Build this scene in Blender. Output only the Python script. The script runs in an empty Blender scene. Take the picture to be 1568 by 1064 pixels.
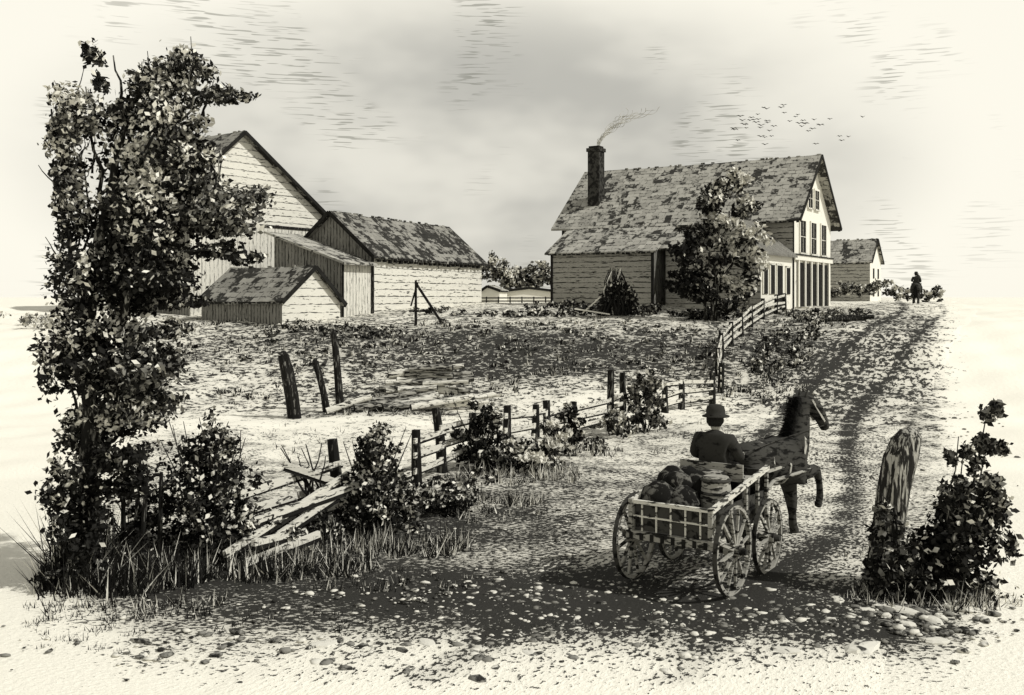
import bpy, math, random
import numpy as np
from mathutils import Vector, Matrix
rng = np.random.default_rng(7); random.seed(7)
scene = bpy.context.scene
R = math.radians
# ------------------------------------------------------------------ materials
class NT:
    def __init__(s, tree): s.t = tree; s.n = tree.nodes; s.l = tree.links
    def put(s, sock, v):
        if isinstance(v, bpy.types.NodeSocket): s.l.new(v, sock)
        elif isinstance(v, (tuple, list)) and len(v) == 3 and sock.type == 'RGBA': sock.default_value = (*v, 1)
        else: sock.default_value = v
    def math(s, op, a, b=0.0, c=0.0, clamp=False):
        n = s.n.new('ShaderNodeMath'); n.operation = op; n.use_clamp = clamp
        s.put(n.inputs[0], a); s.put(n.inputs[1], b); s.put(n.inputs[2], c); return n.outputs[0]
    def scale(s, v, sc, loc=(0, 0, 0), rot=(0, 0, 0)):
        n = s.n.new('ShaderNodeMapping'); s.put(n.inputs['Vector'], v); n.inputs['Scale'].default_value = sc
        n.inputs['Location'].default_value = loc; n.inputs['Rotation'].default_value = rot; return n.outputs[0]
    def noise(s, v, sc, det=3, rough=.55, dist=0.0):
        n = s.n.new('ShaderNodeTexNoise'); s.put(n.inputs['Vector'], v); n.inputs['Scale'].default_value = sc
        n.inputs['Detail'].default_value = det; n.inputs['Roughness'].default_value = rough; n.inputs['Distortion'].default_value = dist
        return n.outputs[0]
    def comb(s, x, y, z=0.0):
        n = s.n.new('ShaderNodeCombineXYZ'); s.put(n.inputs[0], x); s.put(n.inputs[1], y); s.put(n.inputs[2], z); return n.outputs[0]
    def white(s, v):
        n = s.n.new('ShaderNodeTexWhiteNoise'); s.put(n.inputs['Vector'], v); return n.outputs[0]
    def step(s, v, lo, hi, a=0.0, b=1.0):
        n = s.n.new('ShaderNodeMapRange'); n.interpolation_type = 'SMOOTHSTEP'
        s.put(n.inputs['Value'], v); s.put(n.inputs['From Min'], lo); s.put(n.inputs['From Max'], hi)
        n.inputs['To Min'].default_value = a; n.inputs['To Max'].default_value = b; return n.outputs[0]
    def mix(s, f, a, b):
        n = s.n.new('ShaderNodeMix'); n.data_type = 'RGBA'
        s.put(n.inputs[0], f); s.put(n.inputs[6], a); s.put(n.inputs[7], b); return n.outputs[2]
    def sep(s, v):
        n = s.n.new('ShaderNodeSeparateXYZ'); s.put(n.inputs[0], v); return n.outputs
    def coord(s, w='Object'): return s.n.new('ShaderNodeTexCoord').outputs[w]
CREAM = (.80, .775, .68)
def col(v, warm=1): return (v, v * .975, v * .87)
def newmat(name, rough=.95):
    m = bpy.data.materials.new(name); m.use_nodes = True; t = NT(m.node_tree)
    b = m.node_tree.nodes['Principled BSDF']; b.inputs['Roughness'].default_value = rough
    b.inputs['Specular IOR Level'].default_value = .08
    return m, t, b
def bump(t, b, h, strength=.4, d=.03):
    n = t.n.new('ShaderNodeBump'); n.inputs['Strength'].default_value = strength; n.inputs['Distance'].default_value = d
    t.put(n.inputs['Height'], h); t.l.new(n.outputs[0], b.inputs['Normal'])
def m_noise(name, light, dark, sc, lo, hi, stretch=(1, 1, 1), det=4, bs=.4):
    m, t, b = newmat(name); c = t.coord()
    n = t.noise(t.scale(c, stretch), sc, det, .6, .4); k = t.step(n, lo, hi)
    t.put(b.inputs['Base Color'], t.mix(k, col(light), col(dark))); bump(t, b, n, bs); return m
def m_boards(name, light, dark, axis, pitch, w=.12, tone=0.10, noise_amt=.5):
    m, t, b = newmat(name); c = t.coord(); x, y, z = t.sep(c)
    u = z if axis == 'h' else t.math('ADD', x, y)
    wob = t.noise(t.scale(c, (.6, .6, .6)), 1.5, 2)
    u2 = t.math('ADD', t.math('DIVIDE', u, pitch), t.math('MULTIPLY', wob, .35))
    fr = t.math('FRACT', u2)
    st = (1.2, 1.2, 9) if axis == 'h' else (9, 9, 1.0)
    n1 = t.noise(t.scale(c, st), 1.3, 4, .6)
    ww = t.math('MULTIPLY', t.step(n1, .38, .62), w * 2)
    line = t.math('SUBTRACT', 1.0, t.step(fr, t.math('MULTIPLY', ww, .6), ww))
    n2 = t.noise(t.scale(c, st, (5, 3, 1)), 4.0, 3, .6)
    streak = t.math('MULTIPLY', t.step(n2, .60, .66), noise_amt)
    k = t.math('MAXIMUM', line, streak)
    bid = t.white(t.comb(t.math('FLOOR', u2), 0.0))
    lt = t.mix(t.math('MULTIPLY', bid, tone * 3), col(light), col(light * .6))
    t.put(b.inputs['Base Color'], t.mix(k, lt, col(dark))); bump(t, b, t.math('SUBTRACT', 1.0, line), .5, .03); return m
def m_roof(name, light, dark, dens=.5):
    m, t, b = newmat(name); c = t.coord(); x, y, z = t.sep(c)
    wv = t.noise(c, .9, 2)
    row = t.math('ADD', t.math('DIVIDE', z, .26), t.math('MULTIPLY', wv, .5)); ri = t.math('FLOOR', row)
    off = t.white(t.comb(ri, 3.3)); a = t.math('ADD', t.math('DIVIDE', y, .46), t.math('MULTIPLY', off, 5.0)); ai = t.math('FLOOR', a)
    cell = t.white(t.comb(ai, ri, 1.0))
    patch = t.noise(c, .55, 3, .6, .6); fine = t.noise(t.scale(c, (1, 1, 1.6)), 3.2, 3, .65, .8)
    line = t.math('MAXIMUM', t.math('LESS_THAN', t.math('FRACT', row), .16), t.math('MULTIPLY', t.math('LESS_THAN', t.math('FRACT', a), .10), .7))
    s = t.math('ADD', t.math('ADD', t.math('MULTIPLY', cell, .28), patch), t.math('MULTIPLY', fine, .9))
    k1 = t.math('MULTIPLY', t.step(s, 1.24 - dens * .16, 1.30 - dens * .16), .92)
    k2 = t.math('MULTIPLY', line, t.step(fine, .44, .56))
    k = t.math('MAXIMUM', k1, k2)
    lt = t.mix(cell, col(light), col(light * .62))
    t.put(b.inputs['Base Color'], t.mix(k, lt, col(dark))); bump(t, b, t.math('MULTIPLY', cell, .8), .6, .06); return m
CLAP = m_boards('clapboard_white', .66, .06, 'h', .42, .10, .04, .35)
CLAPG = m_boards('clapboard_grey_shaded', .34, .03, 'h', .34, .15, .10, .8)  # darker twin of the white clapboard: shade painted on walls away from sun
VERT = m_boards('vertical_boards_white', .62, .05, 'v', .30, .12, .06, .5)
VERTG = m_boards('vertical_boards_grey_shaded', .22, .02, 'v', .22, .2, .2, .9)  # shade painted into board colour on unlit walls; plain grey on the ell roof
PAINT = m_noise('white_paint', .68, .35, 2.5, .62, .75)
SHING = m_roof('shingle_roof', .40, .02, .55)
SHINGD = m_roof('shingle_roof_dark', .26, .015, 1.0)
BRICK = m_noise('sooty_brick', .05, .015, 4, .45, .55)
DARK = m_noise('dark_opening', .02, .012, 3, .4, .6)
WOODD = m_noise('weathered_wood_dark', .14, .012, 5, .34, .44, (3, 3, .6))
WOODL = m_noise('weathered_wood_pale', .60, .05, 4, .54, .60, (1.2, 1.2, 5))
BARK = m_noise('bark', .22, .012, 5, .38, .48, (3, 3, .7), bs=.8)
STUMP = m_noise('stump_wood', .36, .02, 5, .42, .52, (5, 5, .5), bs=.9)
LOGM = m_noise('split_log', .62, .03, 4, .52, .60, (.6, 3, 4))
LOGG = m_noise('grey_log', .34, .02, 4, .46, .56, (.6, 3, 4))
HORSEM = m_noise('dark_horse_coat', .045, .007, 6, .48, .60, (1, 1, 3))
CLOTH = m_noise('dark_coat_cloth', .03, .008, 8, .52, .68)
SKIN = m_noise('skin', .30, .15, 9, .55, .7)
LEATH = m_noise('harness_leather', .38, .04, 9, .55, .65)
STONE = m_noise('stone', .60, .05, 5, .54, .60)
STONED = m_noise('mossy_stone', .20, .02, 9, .45, .6)
SACK = m_noise('sack_cloth', .11, .009, 7, .40, .50)
CARTW = m_noise('wagon_wood', .30, .018, 5, .50, .58, (1, 1, 4))
CARTD = m_noise('wagon_wood_dark', .05, .010, 6, .5, .6)
def m_flat(name, v, v2):
    m, t, b = newmat(name); n = t.noise(t.coord(), 2.2, 1); t.put(b.inputs['Base Color'], t.mix(t.step(n, .4, .6), col(v), col(v2))); return m
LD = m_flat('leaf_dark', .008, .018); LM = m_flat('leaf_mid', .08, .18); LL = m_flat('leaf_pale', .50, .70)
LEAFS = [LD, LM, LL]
BIRD = m_flat('bird_dark', .03, .05); SMOKE = m_flat('smoke_grey', .35, .5)
# ------------------------------------------------------------------ terrain
KY = [-60, 0, 28, 36, 40, 45, 50, 54, 60, 68, 90, 150, 3000]
KZ = [0, 0, 0, .15, .85, 1.9, 2.7, 3.0, 3.35, 3.6, 3.72, 3.8, 3.85]
fy = np.arange(-60, 3000, .5); fz = np.interp(fy, KY, KZ)
kern = np.hanning(13); kern /= kern.sum()
fz2 = np.convolve(np.pad(fz, 6, 'edge'), kern, 'valid')
def H(x, y):
    x = np.asarray(x, float); y = np.asarray(y, float)
    z = np.interp(y, fy, fz2)
    w = np.clip((y - 8) / 10, 0, 1) * np.clip((140 - y) / 60, 0, 1)
    w2 = np.clip((y - 17) / 8, 0, 1) * np.clip((75 - y) / 15, 0, 1)
    return z + w * (.06 * np.sin(x * .7 + y * .31) + .05 * np.sin(x * .33 - y * .52 + 1.3)) + w2 * (.035 * np.sin(x * 1.9 + y * 1.1) * np.sin(y * 1.6 - x * .7) + .03 * np.sin(x * 1.1 - y * 2.3 + 2))
def h(x, y): return float(H(x, y))
def link(ob, parent=None):
    scene.collection.objects.link(ob)
    if parent: ob.parent = parent
    return ob
def empty(name, loc=(0, 0, 0), rz=0.0):
    e = bpy.data.objects.new(name, None); e.empty_display_size = .3; e.location = loc; e.rotation_euler = (0, 0, rz); return link(e)
def mk(name, V, F, mats, mi=None, parent=None, smooth=False):
    me = bpy.data.meshes.new(name); V = np.asarray(V, np.float32); F = np.asarray(F, np.int32); k = F.shape[1]
    me.vertices.add(len(V)); me.vertices.foreach_set('co', V.ravel())
    me.loops.add(F.size); me.loops.foreach_set('vertex_index', F.ravel())
    me.polygons.add(len(F)); me.polygons.foreach_set('loop_start', np.arange(0, F.size, k, dtype=np.int32))
    me.polygons.foreach_set('loop_total', np.full(len(F), k, np.int32))
    for m in mats: me.materials.append(m)
    if mi is not None: me.polygons.foreach_set('material_index', np.asarray(mi, np.int32))
    if smooth: me.polygons.foreach_set('use_smooth', np.ones(len(F), bool))
    me.update(calc_edges=True); me.validate()
    return link(bpy.data.objects.new(name, me), parent)
class MB:
    def __init__(s): s.v = []; s.f = []; s.m = []; s.mats = []
    def mi(s, mat):
        if mat not in s.mats: s.mats.append(mat)
        return s.mats.index(mat)
    def add(s, vs, fs, mat):
        o = len(s.v); s.v += [tuple(p) for p in vs]; s.f += [tuple(i + o for i in f) for f in fs]; s.m += [s.mi(mat)] * len(fs)
    def box(s, lo, hi, mat):
        x0, y0, z0 = lo; x1, y1, z1 = hi
        s.add([(x0, y0, z0), (x1, y0, z0), (x1, y1, z0), (x0, y1, z0), (x0, y0, z1), (x1, y0, z1), (x1, y1, z1), (x0, y1, z1)],
              [(0, 3, 2, 1), (4, 5, 6, 7), (0, 1, 5, 4), (1, 2, 6, 5), (2, 3, 7, 6), (3, 0, 4, 7)], mat)
    def beam(s, p, q, w, hh, mat, w2=None, h2=None):
        p = Vector(p); q = Vector(q); d = (q - p).normalized()
        up = Vector((0, 0, 1)) if abs(d.z) < .9 else Vector((0, 1, 0))
        a = d.cross(up).normalized(); b = a.cross(d).normalized()
        w2 = w2 or w; h2 = h2 or hh
        vs = []
        for c, ww, hq in ((p, w, hh), (q, w2, h2)):
            for sx, sy in ((-1, -1), (1, -1), (1, 1), (-1, 1)): vs.append(c + a * sx * ww / 2 + b * sy * hq / 2)
        s.add(vs, [(3, 2, 1, 0), (4, 5, 6, 7), (0, 1, 5, 4), (1, 2, 6, 5), (2, 3, 7, 6), (3, 0, 4, 7)], mat)
    def cone(s, p, q, r1, r2, mat, n=8, jit=0.0):
        p = Vector(p); q = Vector(q); d = (q - p).normalized()
        up = Vector((0, 0, 1)) if abs(d.z) < .9 else Vector((0, 1, 0))
        a = d.cross(up).normalized(); b = a.cross(d).normalized(); vs = []
        for c, r in ((p, r1), (q, r2)):
            for i in range(n):
                t = 2 * math.pi * i / n; rr = r * (1 + random.uniform(-jit, jit)); vs.append(c + a * math.cos(t) * rr + b * math.sin(t) * rr)
        fs = [(i, (i + 1) % n, n + (i + 1) % n, n + i) for i in range(n)] + [tuple(range(n - 1, -1, -1)), tuple(range(n, 2 * n))]
        s.add(vs, fs, mat)
    def tube(s, pts, r0, r1, mat, n=8, jit=.08):
        k = len(pts) - 1; vs = []
        for i, p in enumerate(pts):
            p = Vector(p); d = (Vector(pts[min(i + 1, k)]) - Vector(pts[max(i - 1, 0)])).normalized()
            up = Vector((0, 1, 0)) if abs(d.y) < .9 else Vector((0, 0, 1))
            a = d.cross(up).normalized(); b = a.cross(d).normalized(); r = r0 + (r1 - r0) * i / k
            for j in range(n):
                t = 2 * math.pi * j / n; rr = r * (1 + random.uniform(-jit, jit)); vs.append(p + a * math.cos(t) * rr + b * math.sin(t) * rr)
        fs = []
        for i in range(k):
            for j in range(n): fs.append((i * n + j, i * n + (j + 1) % n, (i + 1) * n + (j + 1) % n, (i + 1) * n + j))
        fs.append(tuple(range(n - 1, -1, -1))); fs.append(tuple(range(k * n, k * n + n)))
        s.add(vs, fs, mat)
    def lathe(s, c, prof, mat, n=14, sx=1, sy=1, rot=None, jit=0):
        vs = []; c = Vector(c)
        for r, z in prof:
            for i in range(n):
                t = 2 * math.pi * i / n; rr = r * (1 + random.uniform(-jit, jit)); v = Vector((math.cos(t) * rr * sx, math.sin(t) * rr * sy, z))
                if rot: v = rot @ v
                vs.append(c + v)
        fs = []
        for k in range(len(prof) - 1):
            for i in range(n): fs.append((k * n + i, k * n + (i + 1) % n, (k + 1) * n + (i + 1) % n, (k + 1) * n + i))
        fs.append(tuple(range(n - 1, -1, -1))); fs.append(tuple(range((len(prof) - 1) * n, len(prof) * n)))
        s.add(vs, fs, mat)
    def make(s, name, parent=None, smooth=False):
        me = bpy.data.meshes.new(name); me.from_pydata(s.v, [], s.f)
        for m in s.mats: me.materials.append(m)
        me.polygons.foreach_set('material_index', s.m)
        if smooth: me.polygons.foreach_set('use_smooth', [True] * len(s.f))
        me.update(); return link(bpy.data.objects.new(name, me), parent)
# ---- plant, mud and painted-on wagon shadow cover density on the ground, world metres
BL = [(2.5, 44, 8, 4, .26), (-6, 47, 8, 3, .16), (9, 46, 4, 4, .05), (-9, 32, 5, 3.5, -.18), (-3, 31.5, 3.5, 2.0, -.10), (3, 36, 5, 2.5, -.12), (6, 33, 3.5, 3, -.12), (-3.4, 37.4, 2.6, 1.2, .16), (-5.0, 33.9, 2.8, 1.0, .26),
      (-.3, 13.9, 2.6, 1.1, .52), (1.6, 13.0, 2.8, 1.0, .46), (5.0, 12.6, 1.8, 1.1, .34), (-5, 15.5, 3, 1.6, .45), (-2, 18.5, 2.2, 1.6, .25), (-6, 12.2, 2.5, 1.2, -.02), (3.8, 15.6, 1.5, 1.2, .16), (-4, 13.4, 3, .8, .12),  # first two entries paint the wagon's cast shadow into the ground colour
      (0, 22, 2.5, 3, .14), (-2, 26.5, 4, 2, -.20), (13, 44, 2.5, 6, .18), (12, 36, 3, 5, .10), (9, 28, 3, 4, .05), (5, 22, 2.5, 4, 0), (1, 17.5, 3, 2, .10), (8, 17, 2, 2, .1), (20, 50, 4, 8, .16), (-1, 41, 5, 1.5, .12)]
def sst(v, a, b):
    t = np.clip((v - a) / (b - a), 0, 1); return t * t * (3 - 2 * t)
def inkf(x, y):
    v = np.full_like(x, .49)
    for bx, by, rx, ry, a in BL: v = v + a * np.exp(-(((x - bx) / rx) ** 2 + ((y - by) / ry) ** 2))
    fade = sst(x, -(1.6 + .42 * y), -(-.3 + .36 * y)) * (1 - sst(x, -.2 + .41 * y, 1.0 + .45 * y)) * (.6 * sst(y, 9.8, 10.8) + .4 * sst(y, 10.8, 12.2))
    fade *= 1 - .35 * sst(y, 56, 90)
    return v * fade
xs = np.concatenate([-np.geomspace(1500, 34, 14), np.arange(-32, 36, .3), np.geomspace(36, 1500, 14)])
ys = np.concatenate([[-60, -20, 0, 4, 7], np.arange(9, 75, .3), np.geomspace(76, 2900, 26)])
GX, GY = np.meshgrid(xs, ys); GZ = H(GX, GY)
V = np.stack([GX, GY, GZ], -1).reshape(-1, 3); nx = len(xs); ny = len(ys)
ii = np.arange(ny - 1)[:, None] * nx + np.arange(nx - 1)[None, :]
F = np.stack([ii, ii + 1, ii + nx + 1, ii + nx], -1).reshape(-1, 4)
def m_ground(name, road=False):
    m, t, b = newmat(name); c = t.coord(); x, y, z = t.sep(c)
    a = t.n.new('ShaderNodeAttribute'); a.attribute_name = 'cover_shade'; ink = a.outputs['Fac']
    big = t.noise(c, .9, 2, .6)
    if road:
        uv = t.n.new('ShaderNodeUVMap').outputs[0]
        nn = t.noise(t.scale(uv, (1, .6, 1)), 15, 3, .66); nf = t.noise(t.scale(uv, (1, .45, 1)), 5.0, 3, .70)
        ux, uy, uz = t.sep(uv)
        rut = t.math('ABSOLUTE', t.math('SUBTRACT', t.math('ABSOLUTE', t.math('ADD', ux, t.math('MULTIPLY', big, .5))), 1.15))
        ink = t.math('ADD', ink, t.math('MULTIPLY', t.step(rut, .42, .05, 0.0, .20), t.step(ink, .05, .3)))
    else:
        nn = t.noise(t.scale(c, (.8, 1.2, 1)), 14, 3, .66); nf = t.noise(t.scale(c, (.9, 1.0, 1)), 4.6, 3, .72)
    far = t.step(y, 18.0, 42.0)
    n = t.math('ADD', t.math('MULTIPLY', nn, t.math('SUBTRACT', 1.0, far)), t.math('MULTIPLY', nf, far))
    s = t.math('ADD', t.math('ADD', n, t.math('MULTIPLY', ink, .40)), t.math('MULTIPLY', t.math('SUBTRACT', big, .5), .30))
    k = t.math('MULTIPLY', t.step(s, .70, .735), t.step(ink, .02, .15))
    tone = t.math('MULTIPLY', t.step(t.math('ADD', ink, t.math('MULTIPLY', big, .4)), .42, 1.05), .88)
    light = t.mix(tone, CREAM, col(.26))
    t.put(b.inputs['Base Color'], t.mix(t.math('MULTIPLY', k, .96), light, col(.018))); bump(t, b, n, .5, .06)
    return m
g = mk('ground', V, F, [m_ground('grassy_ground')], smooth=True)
at = g.data.attributes.new('cover_shade', 'FLOAT', 'POINT'); at.data.foreach_set('value', inkf(GX, GY).ravel().astype(np.float32))
RC = [(-.6, 8, 3.4), (.9, 11, 3.2), (2.5, 14, 2.6), (4.5, 17, 2.2), (6.2, 21, 2.1), (7.8, 26, 2.2), (9.6, 31, 2.4), (11.7, 36, 2.6), (14.9, 41.5, 2.7), (19.2, 49, 2.7), (24.2, 58, 2.7), (28.2, 68, 2.7), (36.4, 90, 3), (60, 150, 3.4), (130, 330, 4), (400, 1000, 5)]
def cr(P, n=10):
    out = []
    P = [np.array(p, float) for p in P]
    for i in range(len(P) - 1):
        p0 = P[max(i - 1, 0)]; p1 = P[i]; p2 = P[i + 1]; p3 = P[min(i + 2, len(P) - 1)]
        for k in range(n):
            t = k / n; out.append(.5 * ((2 * p1) + (-p0 + p2) * t + (2 * p0 - 5 * p1 + 4 * p2 - p3) * t * t + (-p0 + 3 * p1 - 3 * p2 + p3) * t ** 3))
    out.append(P[-1]); return np.array(out)
rc = cr(RC, 22); RV = []; RUV = []; L = 0; nr = 25
for i, (x, y, w) in enumerate(rc):
    d = rc[min(i + 1, len(rc) - 1)][:2] - rc[max(i - 1, 0)][:2]; d /= np.linalg.norm(d); nrm = np.array([d[1], -d[0]])
    if i: L += np.linalg.norm(rc[i][:2] - rc[i - 1][:2])
    for j in range(nr):
        u = (j / (nr - 1) * 2 - 1) * w * (1 + .04 * math.sin(L * 1.3)); px, py = x + nrm[0] * u, y + nrm[1] * u
        RV.append((px, py, h(px, py) + .022 - (.035 if j in (0, nr - 1) else 0))); RUV.append((u, L))
RV = np.array(RV); n_r = len(rc)
ii = np.arange(n_r - 1)[:, None] * nr + np.arange(nr - 1)[None, :]
RF = np.stack([ii, ii + 1, ii + nr + 1, ii + nr], -1).reshape(-1, 4)
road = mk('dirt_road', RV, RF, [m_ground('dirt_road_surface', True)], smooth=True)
at = road.data.attributes.new('cover_shade', 'FLOAT', 'POINT'); at.data.foreach_set('value', (inkf(RV[:, 0], RV[:, 1]) * .96).astype(np.float32))
uvl = road.data.uv_layers.new(name='UVMap'); li = np.zeros(len(road.data.loops), np.int32); road.data.loops.foreach_get('vertex_index', li)
uvl.data.foreach_set('uv', np.array(RUV, np.float32)[li].ravel())
ph = (1 + 5 ** .5) / 2
IV = np.array([(-1, ph, 0), (1, ph, 0), (-1, -ph, 0), (1, -ph, 0), (0, -1, ph), (0, 1, ph), (0, -1, -ph), (0, 1, -ph), (ph, 0, -1), (ph, 0, 1), (-ph, 0, -1), (-ph, 0, 1)]) / 1.9
IF = np.array([(0, 11, 5), (0, 5, 1), (0, 1, 7), (0, 7, 10), (0, 10, 11), (1, 5, 9), (5, 11, 4), (11, 10, 2), (10, 7, 6), (7, 1, 8), (3, 9, 4), (3, 4, 2), (3, 2, 6), (3, 6, 8), (3, 8, 9), (4, 9, 5), (2, 4, 11), (6, 2, 10), (8, 6, 7), (9, 8, 1)])
def gravel(name, regs):
    Vs = []; Fs = []; M = []; o = 0
    for cx, cy, rx, ry, n, s0, s1 in regs:
        for i in range(n):
            x = cx + random.gauss(0, .5) * rx; y = cy + random.gauss(0, .5) * ry
            s = s0 + (s1 - s0) * random.random() ** 3; an = random.uniform(0, 3.14); ca, sa = math.cos(an), math.sin(an)
            P = IV * (1 + rng.normal(size=(12, 1)) * .13) * np.array([s * random.uniform(1, 1.8), s, s * random.uniform(.3, .55)])
            P = np.stack([P[:, 0] * ca - P[:, 1] * sa + x, P[:, 0] * sa + P[:, 1] * ca + y, P[:, 2] + h(x, y) + .018], 1)
            Vs.append(P); Fs.append(IF + o); o += 12; M += [1 if random.random() < .6 else 0] * 20
    return mk(name, np.concatenate(Vs), np.concatenate(Fs), [STONE, STONED], M)
gravel('road_gravel', [(0, 12.6, 5.5, 1.6, 700, .012, .05), (0, 13.9, 3, .9, 420, .015, .06), (3, 12.6, 2.6, .9, 420, .015, .07), (1.5, 17, 3.5, 3, 420, .015, .05), (-.5, 11.5, 5, .7, 260, .012, .09), (5.0, 12.5, 1.2, .8, 200, .02, .09), (7, 23, 3, 5, 260, .02, .07), (12, 36, 3.5, 8, 260, .03, .10)])
# ------------------------------------------------------------------ foliage
def leafmesh(name, clumps, parent=None, zsq=1.0):
    Vs = []; Fs = []; M = []; o = 0
    for cx, cy, cz, rx, ry, rz, n, size, pale, mid in clumps:
        k = max(4, int(n / 45)); d = rng.normal(size=(k, 3)); d /= np.linalg.norm(d, axis=1)[:, None]
        sub = d * (rng.random((k, 1)) ** .45) * .95
        which = rng.integers(0, k, n); p = sub[which] + rng.normal(size=(n, 3)) * .17
        lit = p[:, 0] * .45 + p[:, 2] * .6 - p[:, 1] * .25 + rng.normal(size=n) * .25  # sunward and upper leaves turn pale: sunlight painted into leaf colour
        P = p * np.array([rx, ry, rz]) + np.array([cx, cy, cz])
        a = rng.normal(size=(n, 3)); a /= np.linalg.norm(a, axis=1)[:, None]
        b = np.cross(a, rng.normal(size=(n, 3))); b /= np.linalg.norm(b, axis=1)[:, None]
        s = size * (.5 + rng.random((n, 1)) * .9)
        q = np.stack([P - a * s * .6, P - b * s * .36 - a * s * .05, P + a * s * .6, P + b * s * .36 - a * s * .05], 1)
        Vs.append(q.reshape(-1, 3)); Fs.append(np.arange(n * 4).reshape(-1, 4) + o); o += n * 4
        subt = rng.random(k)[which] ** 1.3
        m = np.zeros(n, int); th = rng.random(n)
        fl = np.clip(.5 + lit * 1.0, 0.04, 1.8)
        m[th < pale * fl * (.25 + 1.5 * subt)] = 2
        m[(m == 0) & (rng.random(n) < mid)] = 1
        M.append(m)
    return mk(name, np.concatenate(Vs), np.concatenate(Fs), LEAFS, np.concatenate(M), parent)
def blades(name, regions, mats, parent=None):
    Vs = []; Fs = []; M = []; o = 0
    for cx, cy, rx, ry, n, ln, wd, pale in regions:
        k = max(3, n // 16); ang = rng.random(k) * 2 * np.pi; rr = np.sqrt(rng.random(k)); kl = .35 + rng.random(k) ** 1.6 * 1.1
        tx = cx + np.cos(ang) * rr * rx; ty = cy + np.sin(ang) * rr * ry
        w = rng.integers(0, k, n); x = tx[w] + rng.normal(size=n) * .05 * (1 + ln); y = ty[w] + rng.normal(size=n) * .05 * (1 + ln)
        z = H(x, y) - .03; l = ln * (.4 + rng.random(n) * .9) * kl[w]
        a = rng.random(n) * 2 * np.pi; lean = rng.random(n) * .8
        tip = np.stack([x + np.cos(a) * lean * l, y + np.sin(a) * lean * l, z + l * np.sqrt(1 - lean ** 2 * .8)], 1)
        wa = rng.random(n) * np.pi * .5 - .78; ww = wd * (.6 + .8 * rng.random(n))
        b0 = np.stack([x - np.cos(wa) * ww, y - np.sin(wa) * ww, z], 1); b1 = np.stack([x + np.cos(wa) * ww, y + np.sin(wa) * ww, z], 1)
        Vs.append(np.stack([b0, b1, tip], 1).reshape(-1, 3)); Fs.append(np.arange(n * 3).reshape(-1, 3) + o); o += n * 3
        M.append((rng.random(n) < pale).astype(int))
    return mk(name, np.concatenate(Vs), np.concatenate(Fs), mats, np.concatenate(M), parent)
def limb(mb, a, b, r0, r1, mat, wob=.06, k=6, n=7):
    a = Vector(a); b = Vector(b); L = (b - a).length; pts = []
    for i in range(k + 1):
        t = i / k; p = a.lerp(b, t)
        if 0 < i < k: p += Vector([random.uniform(-1, 1) * wob * L for _ in range(3)])
        pts.append(p)
    mb.tube(pts, r0, r1, mat, n); return pts
bt = empty('roadside_tree', (-6.2, 14.7, h(-6.2, 14.7)))
def T(px, py): return ((px - 140) / 103.7, (880 - py) / 103.7)
mb = MB()
def br(a, b, r0, r1, dy=0.0, dy2=0.0, wob=.04):
    (x0, z0), (x1, z1) = T(*a), T(*b); return limb(mb, (x0, dy, z0), (x1, dy2, z1), r0, r1, BARK, wob)
br((140, 895), (132, 700), .17, .13); br((132, 700), (128, 500), .13, .10, 0, 0); br((128, 500), (160, 330), .10, .07); br((160, 330), (195, 160), .07, .035, 0, .1)
br((195, 160), (265, 75), .035, .012, .1, .1); br((128, 500), (105, 330), .06, .035, 0, -.2); br((105, 330), (92, 170), .035, .012, -.2, -.3)
br((160, 330), (250, 200), .05, .02, 0, -.3); br((250, 200), (365, 150), .025, .008, -.3, -.4); br((190, 200), (160, 75), .035, .01, .1, .3)
br((135, 560), (240, 400), .06, .03, 0, -.3); br((240, 400), (340, 380), .03, .01, -.3, -.5); br((150, 420), (330, 300), .05, .012, 0, -.4)
br((132, 640), (240, 560), .045, .012, 0, -.4); br((132, 700), (230, 620), .04, .01, 0, .3); br((132, 720), (90, 560), .04, .012, 0, .2)
br((130, 520), (110, 250), .035, .01, 0, .4); br((160, 330), (130, 130), .035, .01); br((150, 420), (215, 230), .05, .02, 0, .4); br((215, 230), (290, 110), .02, .008, .4, .3)
for i in range(44):
    a = random.choice([(100, 300), (120, 200), (165, 150), (110, 380), (130, 260), (95, 230), (250, 180), (300, 170), (95, 330), (100, 420), (95, 520), (330, 300), (230, 600)]); br(a, (a[0] + random.uniform(-28, 24), a[1] - random.uniform(40, 105)), .018, .005, random.uniform(-.4, .4), random.uniform(-.5, .5))
mb.make('trunk_and_limbs', bt, True)
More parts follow.
